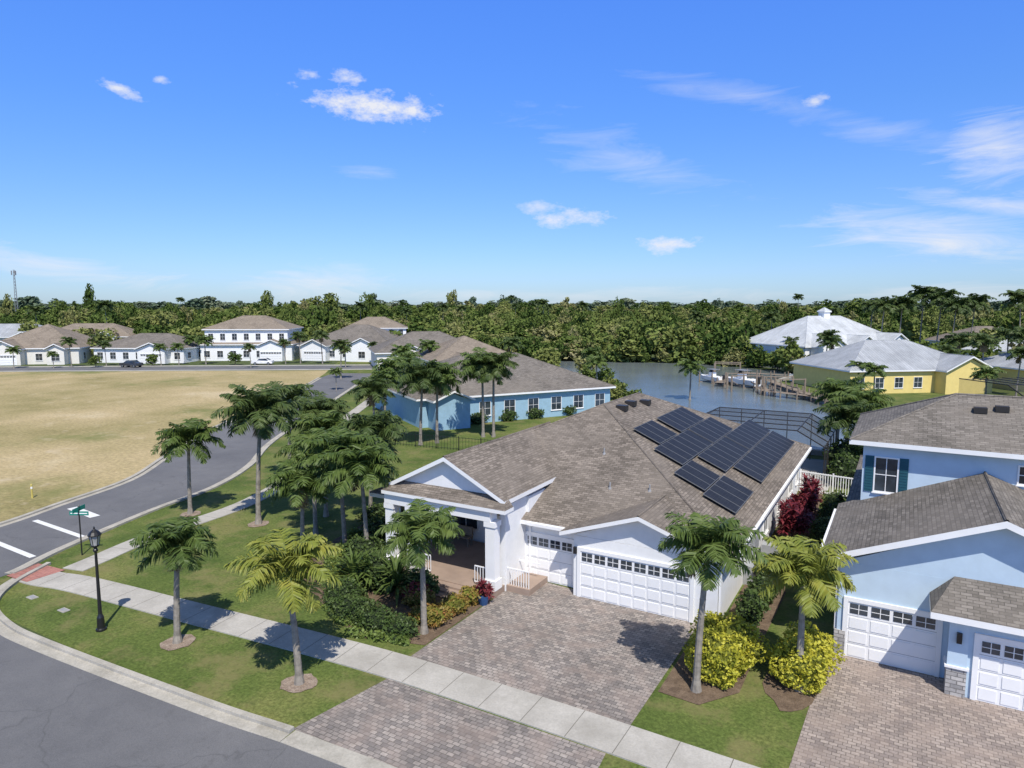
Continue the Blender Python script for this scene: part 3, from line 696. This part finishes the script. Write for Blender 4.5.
shrub('golden_shrub',(-5.1,23.2),[(0,0,.75,1.05,1.0,.9,3600),(.4,1.1,.85,.95,1.0,.95,2800),(-.4,1.7,.7,.9,.9,.8,2200)],.08,YELB,1,YELC)
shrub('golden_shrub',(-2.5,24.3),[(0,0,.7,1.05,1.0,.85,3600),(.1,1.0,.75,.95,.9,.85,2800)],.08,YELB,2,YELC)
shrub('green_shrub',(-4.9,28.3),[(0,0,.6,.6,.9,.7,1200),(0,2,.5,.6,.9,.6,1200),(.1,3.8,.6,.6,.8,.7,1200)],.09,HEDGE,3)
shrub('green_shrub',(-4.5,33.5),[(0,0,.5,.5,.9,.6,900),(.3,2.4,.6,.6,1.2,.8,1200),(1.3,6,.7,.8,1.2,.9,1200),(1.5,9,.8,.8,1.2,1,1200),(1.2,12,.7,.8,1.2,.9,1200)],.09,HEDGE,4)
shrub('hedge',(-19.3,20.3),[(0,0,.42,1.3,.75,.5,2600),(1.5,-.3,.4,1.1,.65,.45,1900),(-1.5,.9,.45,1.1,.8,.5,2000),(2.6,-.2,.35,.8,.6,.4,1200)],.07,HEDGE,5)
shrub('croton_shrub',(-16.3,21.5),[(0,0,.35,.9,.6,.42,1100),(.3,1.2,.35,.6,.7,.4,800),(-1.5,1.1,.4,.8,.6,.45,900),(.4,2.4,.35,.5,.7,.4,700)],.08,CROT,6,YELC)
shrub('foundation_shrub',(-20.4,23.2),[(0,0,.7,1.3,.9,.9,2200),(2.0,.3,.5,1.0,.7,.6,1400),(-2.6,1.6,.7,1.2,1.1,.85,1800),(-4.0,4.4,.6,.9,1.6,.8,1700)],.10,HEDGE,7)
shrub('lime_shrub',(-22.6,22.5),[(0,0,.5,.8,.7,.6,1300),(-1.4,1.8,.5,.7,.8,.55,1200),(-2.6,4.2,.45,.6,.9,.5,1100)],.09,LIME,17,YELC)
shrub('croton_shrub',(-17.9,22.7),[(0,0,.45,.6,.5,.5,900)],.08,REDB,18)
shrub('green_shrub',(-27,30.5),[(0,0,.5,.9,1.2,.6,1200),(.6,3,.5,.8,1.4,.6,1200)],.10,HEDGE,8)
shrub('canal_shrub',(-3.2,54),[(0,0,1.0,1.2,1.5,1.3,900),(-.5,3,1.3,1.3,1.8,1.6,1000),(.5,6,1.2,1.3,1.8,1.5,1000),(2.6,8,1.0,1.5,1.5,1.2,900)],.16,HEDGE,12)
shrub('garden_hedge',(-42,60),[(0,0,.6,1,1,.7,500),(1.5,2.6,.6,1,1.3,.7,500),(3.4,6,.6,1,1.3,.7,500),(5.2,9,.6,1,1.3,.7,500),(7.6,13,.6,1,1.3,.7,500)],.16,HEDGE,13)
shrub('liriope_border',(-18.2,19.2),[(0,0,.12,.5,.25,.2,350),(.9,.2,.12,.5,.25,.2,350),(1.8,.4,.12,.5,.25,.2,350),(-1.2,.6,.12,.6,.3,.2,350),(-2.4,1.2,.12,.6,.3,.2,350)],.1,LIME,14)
def spiky(name,loc,stems,mat,seed,L=.55,w=.05,nl=26):
    rd=random.Random(seed); mb=MB()
    for x,y,h in stems:
        mb.cyl((x,y,0),(x,y,h),.03,.02,5,1)
        for hh in (h*.55,h*.8,h):
            for k in range(nl):
                az=rd.uniform(0,6.28); el=rd.uniform(-.2,1.3); d=Vector((math.cos(az)*math.cos(el),math.sin(az)*math.cos(el),math.sin(el)))
                s=Vector((-math.sin(az),math.cos(az),0))*w; l=L*rd.uniform(.7,1.1); p=Vector((x,y,hh)); q=p+d*l*.55; t=q+(d+Vector((0,0,-.6))).normalized()*l*.45
                mb.poly([p-s*.4,q-s,q+s,p+s*.4],0); mb.poly([q-s,t,q+s],0)
    return mb.build(name,[mat,BARK],uv=False,loc=(loc[0],loc[1],0))
rd=random.Random(4)
spiky('red_ti_plant',(-4.9,38.5),[(rd.uniform(-.5,.7),rd.uniform(-.5,8),rd.uniform(1.0,2.1)) for _ in range(34)],REDB,1,.6,.06)
spiky('red_ti_plant',(-15.35,24.1),[(0,0,.9),(.2,.15,.7),(-.2,.1,.8)],REDB,2,.35,.04)
spiky('cycad',(-21.3,22.4),[(0,0,.9),(.6,.5,.8)],PALMG,3,1.5,.06,30)
spiky('cycad',(-19.2,22.9),[(0,0,.9)],PALMG,5,1.5,.06,34)
mb=MB(); mb.lathe((0,0,0),[(.02,0),(.18,0),(.26,.3),(.28,.42),(.24,.42),(.22,.38)],14); mb.build('flower_pot',[plain('glazed_pot_blue',(.03,.08,.2),.2)],loc=(-15.35,24.1,0))

# broadleaf distant trees
def tree_mesh(seed,mat,nl=420,leaf=.6):
    rd=random.Random(seed); mb=MB(); h=rd.uniform(1.8,3.6); sp_=rd.uniform(.8,1.3)
    mb.cyl((0,0,0),(0,0,h),.22,.14,6,1)
    cl=[]
    for k in range(7):
        az=k*2*math.pi/6+rd.uniform(-.4,.4); rr_=rd.uniform(.9,2.4)*sp_ if k<6 else 0; z=h+rd.uniform(.2,2.4)+(1.6 if k==6 else 0)
        c=(rr_*math.cos(az),rr_*math.sin(az),z); cl.append(c); mb.cyl((0,0,h*.8),c,.09,.04,4,1,False)
    for c in cl:
        r=rd.uniform(1.0,2.0); clump(mb,c,(r,r,r*.75),nl//7,leaf,rd,0)
        clump(mb,(c[0]*1.0,c[1]*1.0,c[2]-1.6),(r,r,r*.8),nl//14,leaf*1.2,rd,0)
    me=bpy.data.meshes.new('broadleaf_tree'); me.from_pydata(mb.v,[],mb.f); me.materials.append(mat); me.materials.append(BARK); me.polygons.foreach_set('material_index',mb.m); return me
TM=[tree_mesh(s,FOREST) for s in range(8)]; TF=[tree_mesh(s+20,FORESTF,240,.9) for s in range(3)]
def inside(p,poly):
    x,y=p;c=False;n=len(poly)
    for i in range(n):
        x1,y1=poly[i];x2,y2=poly[(i+1)%n]
        if (y1>y)!=(y2>y) and x<(x2-x1)*(y-y1)/(y2-y1)+x1: c=not c
    return c
CLEAR=[(-600,-300),(-360,-10),(-262,62),(-186,122),(-142,146),(-116,156),(-94,152),(-84,147),(-70,144),(-40,153.5),(-30,152),(-32,172),(-12,192),(14,212),(50,205),(90,170),(200,140),(400,0),(200,-300)]
FR=empty('distant_forest')
rd=random.Random(99)
def put(me,x,y,s,sz,parent,name='tree'):
    o=bpy.data.objects.new(name,me); o.location=(x,y,0); o.scale=(s,s,sz); o.rotation_euler=(0,0,rd.uniform(0,6.28)); o.parent=parent; bpy.context.scene.collection.objects.link(o)
d=110;cnt=0
while d<3200:
    st=max(4.6,d*.024)
    n=int(1.7*d/st)
    for i in range(n):
        a=math.radians(30)-0.85+1.7*(i+rd.random())/n  # bearing west of north
        dd=d*(1+rd.uniform(-.025,.025)); x=-math.sin(a)*dd;y=math.cos(a)*dd
        if inside((x,y),CLEAR): continue
        g=noise.noise(Vector((x,y,0))*.011); g2=noise.noise(Vector((x+500,y,0))*.05); g3=noise.noise(Vector((a*9,d*.004,3)))
        if g2<-.25 and d<900: continue
        f=max(1,d/330); s=rd.uniform(.6,1.45)*f; zs=rd.uniform(.45,1.2)*(1+1.0*g)*(1+min(1.1,max(0,d-250)/1100))*(1+.8*g3 if d>350 else 1)
        if rd.random()<.08: zs*=1.5
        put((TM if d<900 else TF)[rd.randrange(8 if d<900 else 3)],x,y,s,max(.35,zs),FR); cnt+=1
        if d<900 and rd.random()<.014:
            o=bpy.data.objects.new('palm_tree',protos[3].data); o.location=(x+2,y,0); k=rd.uniform(.65,1.0)*(1+max(0,d-250)/700); o.scale=(k,k,k); o.rotation_euler=(0,0,rd.uniform(0,6)); o.parent=FR; bpy.context.scene.collection.objects.link(o)
    d*=1.042 if d<900 else 1.08
print('trees',cnt)
MG=empty('garden_trees')
for x,y,s in ((-160,98,1),(-148,108,1.1),(-133,118,.9),(-118,128,1),(-104,140,1.1),(-171,84,.8),(-95,128,.9),(-88,138,1),(-57,112,.7),(-52,118,.6),(-63,125,.7),(-44,100,.5),(-40,98,.45),(-34,88,.4),(12,140,.8),(28,142,.9),(-12,138,.6),(-17,146,.8),(-27,172,1),(6,160,.9),(35,150,1),(-8,133,.5),(-30,83,.4),(-33,84,.4),(-36,90,.5),(40,135,.9),(-5,190,1.1),(10,185,1),(30,180,1.1),(45,150,1),(16,112,.4),(-140,88,.4),(-147,80,.35),(-126,98,.4),(20,150,1.1),(14,165,1.1),(2,142,.9),(38,165,1.2),(50,140,1.1),(55,160,1.2),(0,182,1.3),(20,185,1.5),(60,180,1.5),(-16,185,1),(34,185,1.7),(48,190,1.6),(12,150,.9),(9,130,.6),(33,128,.8),(38,118,.8),(-152,104,1.2),(-128,124,1.2),(-112,134,1.2),(-164,92,1.1),(-141,114,1.0)):
    if s>0: put(TM[rd.randrange(8)],x,y,s,s,MG)
# mangrove fringe on far bank & shrubs
MF=empty('mangrove_fringe')
edge=[(-108,150),(-92,147),(-70,144),(-40,153),(-22,144),(-17,136)]
for a,b in zip(edge,edge[1:]):
    L=math.dist(a,b); n=int(L/1.9)
    for i in range(n):
        t=(i+rd.random())/n; k=rd.uniform(.45,.9); put(TM[rd.randrange(8)],a[0]+(b[0]-a[0])*t+rd.uniform(-1,1),a[1]+(b[1]-a[1])*t+rd.uniform(-1,3),k,k*rd.uniform(.7,1.1),MF)

# ------------------------------------------------------------------ street furniture
mb=MB()
mb.lathe((0,0,0),[(.20,0),(.20,.08),(.15,.12),(.13,.55),(.10,.62),(.075,.7),(.06,2.0),(.05,3.25),(.09,3.3),(.09,3.36),(.05,3.42),(.14,3.5),(.16,3.55)],14,0)
mb.lathe((0,0,3.55),[(.13,0),(.20,.38),(.2,.40)],6,1)
for k in range(6):
    t=2*math.pi*k/6; mb.beam((.13*math.cos(t),.13*math.sin(t),3.55),(.205*math.cos(t),.205*math.sin(t),3.95),.014)
mb.lathe((0,0,3.95),[(.25,0),(.25,.03),(.17,.14),(.07,.22),(.03,.26),(.035,.31),(.01,.36)],12,0)
mb.build('street_lamp',[BLACK,LAMPG],loc=(-27.4,14.4,0))
mb=MB(); mb.cyl((0,0,0),(0,0,2.5),.035,.035,8,0)
mb.box(-.5,.5,-.012,.012,2.15,2.36,1); mb.box(-.012,.012,-.5,.5,2.38,2.6,1); mb.box(-.44,.44,-.016,-.012,2.23,2.28,2); mb.lathe((0,0,2.6),[(.03,0),(.05,.04),(.01,.1)],8,0)
o=mb.build('street_name_sign',[BLACK,SIGNG,WHITE],loc=(-36.7,18.6,0)); o.rotation_euler=(0,0,.5)
mb=MB(); mb.cyl((0,0,0),(0,0,.9),.06,.06,8,0); mb.cyl((0,0,.9),(0,0,.98),.07,.03,8,0); mb.cyl((0,0,.65),(0,0,.8),.064,.064,8,1,False); mb.build('utility_marker_post',[plain('marker_yellow',(.55,.45,.12)),WHITE],loc=(-50.7,22.8,0))
for x,y in ((-33.2,14.6),(-30.6,14.6)):
    mb=MB(); mb.box(-.24,.24,-.15,.15,0,.03,0); mb.box(-.19,.19,-.10,.10,.031,.04,1); o=mb.build('utility_cover',[CONC,plain('cover_grey',(.3,.3,.3))],loc=(x,y,.004))
# cars
def car(loc,rot,body,name='parked_car'):
    E=empty(name,(loc[0],loc[1],0),rot); mb=MB()
    prof=[(-2.2,.35),(-2.25,.75),(-2.1,.95),(-1.2,1.0),(-.6,1.45),(.9,1.5),(1.6,1.05),(2.2,.95),(2.25,.5),(2.2,.35)]
    n=len(prof)
    for sg in (-1,1):
        P=[(x,sg*(.88 if z<1.03 else .68),z) for x,z in prof]; mb.poly(P if sg<0 else P[::-1],0)
    for i in range(n):
        a=prof[i];b=prof[(i+1)%n]; wa=.88 if a[1]<1.03 else .68; wb=.88 if b[1]<1.03 else .68
        m=1 if (i in (3,5)) else 0
        mb.poly([(a[0],-wa,a[1]),(a[0],wa,a[1]),(b[0],wb,b[1]),(b[0],-wb,b[1])][::-1],m)
    for sg in (-1,1):
        mb.poly([(-1.0,sg*.88,1.02),(1.4,sg*.88,1.06),(.85,sg*.72,1.42),(-.55,sg*.72,1.4)],1)
    mb.build('body',[body,GLASS],E)
    mb=MB()
    for x in (-1.4,1.4):
        for sg in (-1,1): mb.cyl((x,sg*.7,.33),(x,sg*.92,.33),.33,.33,14,0); mb.cyl((x,sg*.92,.33),(x,sg*.93,.33),.19,.19,10,1)
    mb.build('wheels',[RUBBER,plain('alloy',(.5,.5,.5),.3,1)],E)
car(cw(130,143),.3,plain('car_paint_grey',(.06,.065,.07),.2,.3))
car(cw(262,149),.6,plain('car_paint_white',(.7,.7,.7),.2,0))
# docks & boats
def dock(P,w):
    mb=MB()
    for a,b in zip(P,P[1:]):
        a=Vector((*a,0));b=Vector((*b,0));L=(b-a).length;t=(b-a)/L;n=Vector((-t.y,t.x,0))*w/2; k=int(L/.3)
        for i in range(k):
            c0=a+t*(L*i/k);c1=a+t*(L*(i+.9)/k); z=Vector((0,0,.7)); mb.poly([c0-n+z,c1-n+z,c1+n+z,c0+n+z],0)
        for i in range(int(L/2.5)+1):
            c=a+t*min(L,i*2.5)
            for s in (-1,1): q=c+n*s*1.05; mb.cyl((q.x,q.y,0),(q.x,q.y,1.3),.1,.1,7,0)
    return mb.build('dock',[WOOD],uv=False)
dock([(-18.8,119),(-26,115)],1.6); dock([(-25.5,120),(-25.5,110)],1.6); dock([(-10,100),(-17,103),(-19,108)],1.6)
dock([(-8.9,97),(-19.5,118.6)],1.4); dock([(-18,128),(-27,130)],1.5); dock([(0,86.5),(-8.9,97)],1.4)
def lift(x,y,rot):
    mb=MB()
    for a in (-2.2,2.2):
        for b in (-1.8,1.8): mb.cyl((a,b,0),(a,b,2.6),.14,.14,7)
    for b in (-1.8,1.8): mb.beam((-2.3,b,2.5),(2.3,b,2.5),.1)
    for a in (-1.4,1.4): mb.beam((a,-1.8,1.2),(a,1.8,1.2),.1)
    o=mb.build('boat_lift',[WOOD],uv=False,loc=(x,y,0)); o.rotation_euler=(0,0,rot)
lift(-21,107,.4); lift(-15,104.8,.6); lift(-28,127,.2)
def boat(loc,rot,s=1,z=.9):
    E=empty('motor_boat',(loc[0],loc[1],z),rot); E.scale=(s,s,s); mb=MB()
    st=[(-3.2,1.15,0),(-1,1.25,0),(1.2,1.1,.05),(2.6,.6,.2),(3.4,.04,.4)]
    for i in range(4):
        (x0,w0,b0),(x1,w1,b1)=st[i],st[i+1]
        for sg in (-1,1):
            mb.poly([(x0,0,-.4+b0),(x1,0,-.4+b1),(x1,sg*w1*.8,-.05+b1),(x0,sg*w0*.8,-.05+b0)],0); mb.poly([(x0,sg*w0*.8,-.05+b0),(x1,sg*w1*.8,-.05+b1),(x1,sg*w1,.75),(x0,sg*w0,.7)],0)
        mb.poly([(x0,-w0,.66),(x1,-w1,.7),(x1,w1,.7),(x0,w0,.66)],0)
    mb.poly([(-3.2,-1.15,.7),(-3.2,-.92,-.05),(-3.2,0,-.4),(-3.2,.92,-.05),(-3.2,1.15,.7)],0)
    mb.box(-.6,.5,-.45,.45,.7,1.5,0); mb.poly([(.5,-.45,1.5),(.5,.45,1.5),(.2,.4,2.0),(.2,-.4,2.0)],1)
    mb.box(-1.2,.9,-.9,.9,2.05,2.12,2)
    for x in (-1,.7):
        for y in (-.8,.8): mb.beam((x,y,.7),(x,y,2.05),.03,3)
    mb.box(-3.6,-3.2,-.25,.25,.1,1.25,3)
    mb.build('hull_and_console',[WHITE,GLASS,plain('canvas_grey',(.2,.21,.22)),DARKF],E)
    mb=MB()
    for x in (-2,1.8):
        for y in (-1.7,1.7): mb.cyl((x,y,-z),(x,y,1.6),.13,.13,7)
        mb.beam((x,-1.7,-.5),(x,1.7,-.5),.08)
    mb.build('lift_pilings',[WOOD],E)
boat((-22.5,112.5),2.6,1.0,.6); boat((-28,116),2.5,.85,.5)
# cell tower
mb=MB(); x,y=cw(20,650)
for i in range(3):
    a=2*math.pi*i/3; mb.beam((1.6*math.cos(a),1.6*math.sin(a),0),(.5*math.cos(a),.5*math.sin(a),46),.22)
for k in range(15):
    r=1.6-1.1*k/15; r2=1.6-1.1*(k+1)/15
    for i in range(3):
        a=2*math.pi*i/3;b=2*math.pi*(i+1)/3; mb.beam((r*math.cos(a),r*math.sin(a),k*3),(r2*math.cos(b),r2*math.sin(b),k*3+3),.1)
for i in range(3):
    a=2*math.pi*i/3; mb.cyl((2*math.cos(a),2*math.sin(a),41),(2*math.cos(a),2*math.sin(a),45),.5,.5,6)
mb.build('cell_tower',[plain('galvanised',(.25,.25,.26),.5)],uv=False,loc=(x,y,0))

# ------------------------------------------------------------------ sky, sun, camera
SUN=Vector((.38,-.42,0)).normalized(); EL=math.radians(55)
sd=Vector((SUN.x*math.cos(EL),SUN.y*math.cos(EL),math.sin(EL)))
L=bpy.data.lights.new('sun','SUN'); L.energy=4.9; L.angle=math.radians(.5); L.color=(1,.95,.87)
o=bpy.data.objects.new('sun',L); o.rotation_euler=sd.to_track_quat('Z','Y').to_euler(); bpy.context.scene.collection.objects.link(o)
w=bpy.data.worlds.new('World'); bpy.context.scene.world=w; w.use_nodes=True; nt=w.node_tree
bg=nt.nodes['Background']; sky=N(nt,'ShaderNodeTexSky',sky_type='NISHITA'); sky.sun_disc=False; sky.sun_elevation=EL; sky.sun_rotation=math.atan2(SUN.x,SUN.y)
sky.air_density=1.0; sky.dust_density=.3; sky.ozone_density=2.5; sky.altitude=10
dirv=N(nt,'ShaderNodeTexCoord').outputs['Generated']
def M(op,a,b=None,c=None,clamp=False):
    n=N(nt,'ShaderNodeMath',operation=op); n.use_clamp=clamp
    for i,v in enumerate((a,b,c)):
        if v is None: continue
        if isinstance(v,(int,float)): n.inputs[i].default_value=v
        else: nt.links.new(v,n.inputs[i])
    return n.outputs[0]
def wnoise(scale,detail,rough=.6,stretch=(1,1,1),dist=0):
    mp=N(nt,'ShaderNodeMapping'); mp.inputs['Scale'].default_value=stretch; nt.links.new(dirv,mp.inputs[0])
    n=N(nt,'ShaderNodeTexNoise'); n.inputs['Scale'].default_value=scale; n.inputs['Detail'].default_value=detail; n.inputs['Roughness'].default_value=rough; n.inputs['Distortion'].default_value=dist
    nt.links.new(mp.outputs[0],n.inputs[0]); return n.outputs['Fac']
sp=N(nt,'ShaderNodeSeparateXYZ'); nt.links.new(dirv,sp.inputs[0])
az=M('ARCTAN2',sp.outputs[0],sp.outputs[1]); el=M('ARCSINE',sp.outputs[2])
cb=N(nt,'ShaderNodeCombineXYZ'); nt.links.new(az,cb.inputs[0]); nt.links.new(el,cb.inputs[1]); AE=cb.outputs[0]
puff=wnoise(26,8,.66,(1,1,2.0)); wisp=wnoise(6.5,8,.68,(1,1,6),.9)
np_=M('MULTIPLY_ADD',puff,3.4,-.75); nw_=M('MULTIPLY_ADD',wisp,3.4,-.72)
def AZ(u,v):
    f_=683.0; pch=math.atan(79/683); xc=(u-512)/f_; yc=(384-v)/f_; Y=math.cos(pch)+math.sin(pch)*yc; Z=-math.sin(pch)+math.cos(pch)*yc
    D=Vector((xc*.866-Y*.5,xc*.5+Y*.866,Z)).normalized(); return math.atan2(D.x,D.y),math.asin(D.z)
total=None
CL=[(372,106,66,19,4,.95,0),(345,78,24,9,0,.8,0),(311,74,16,7,0,.7,0),(118,88,26,9,10,.85,0),(160,80,8,5,0,.6,0),(570,220,38,10,-3,.75,0),(540,207,26,8,0,.55,0),(665,244,30,10,0,.8,0),
(816,101,13,9,-20,.7,0),(318,285,66,26,0,.8,1),(40,262,120,15,8,.75,1),(372,172,40,8,0,.35,1),(950,240,170,26,10,.85,1),(1000,150,70,36,14,.8,1),(1000,205,130,10,12,.75,1),(560,296,200,9,0,.6,1),(620,155,130,26,18,.36,1),(740,95,130,14,14,.32,1),(960,294,120,12,0,.6,1),(880,130,120,16,16,.3,1)]
for (u,v,rx,ry,tilt,den,wi) in CL:
    a0,e0=AZ(u,v); a1,_=AZ(u+rx,v); _,e1=AZ(u,v-ry)
    ra=abs(a1-a0); re=abs(e1-e0); t=math.radians(tilt)
    mp=N(nt,'ShaderNodeMapping',vector_type='TEXTURE'); mp.inputs['Location'].default_value=(a0,e0,0); mp.inputs['Rotation'].default_value=(0,0,-t); mp.inputs['Scale'].default_value=(ra,re,1); nt.links.new(AE,mp.inputs[0])
    ln=N(nt,'ShaderNodeVectorMath',operation='LENGTH'); nt.links.new(mp.outputs[0],ln.inputs[0])
    s=M('SUBTRACT',nw_ if wi else np_,ln.outputs['Value'])
    s=M('MULTIPLY',s,den*(1.15 if not wi else .6),clamp=True)
    s=M('MINIMUM',s,den)
    total=s if total is None else M('MAXIMUM',total,s)
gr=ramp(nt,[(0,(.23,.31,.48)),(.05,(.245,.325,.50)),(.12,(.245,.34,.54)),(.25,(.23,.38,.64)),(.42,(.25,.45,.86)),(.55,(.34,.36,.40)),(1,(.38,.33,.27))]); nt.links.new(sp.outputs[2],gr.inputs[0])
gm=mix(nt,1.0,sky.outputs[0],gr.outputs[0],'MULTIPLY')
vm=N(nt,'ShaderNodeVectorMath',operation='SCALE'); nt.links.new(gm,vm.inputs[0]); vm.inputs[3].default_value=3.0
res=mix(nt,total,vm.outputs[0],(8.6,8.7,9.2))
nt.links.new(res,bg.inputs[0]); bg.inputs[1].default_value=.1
pch=math.atan(79/683)
cam=bpy.data.cameras.new('camera'); co=bpy.data.objects.new('camera',cam); bpy.context.scene.collection.objects.link(co)
co.location=(0,0,13); co.rotation_euler=(math.radians(90)-pch,0,math.radians(30)); cam.sensor_width=36; cam.lens=36*683/1024; cam.clip_end=8000; cam.clip_start=.2
bpy.context.scene.camera=co
vs=bpy.context.scene.view_settings; vs.view_transform='Standard'; vs.look='None'; vs.exposure=0
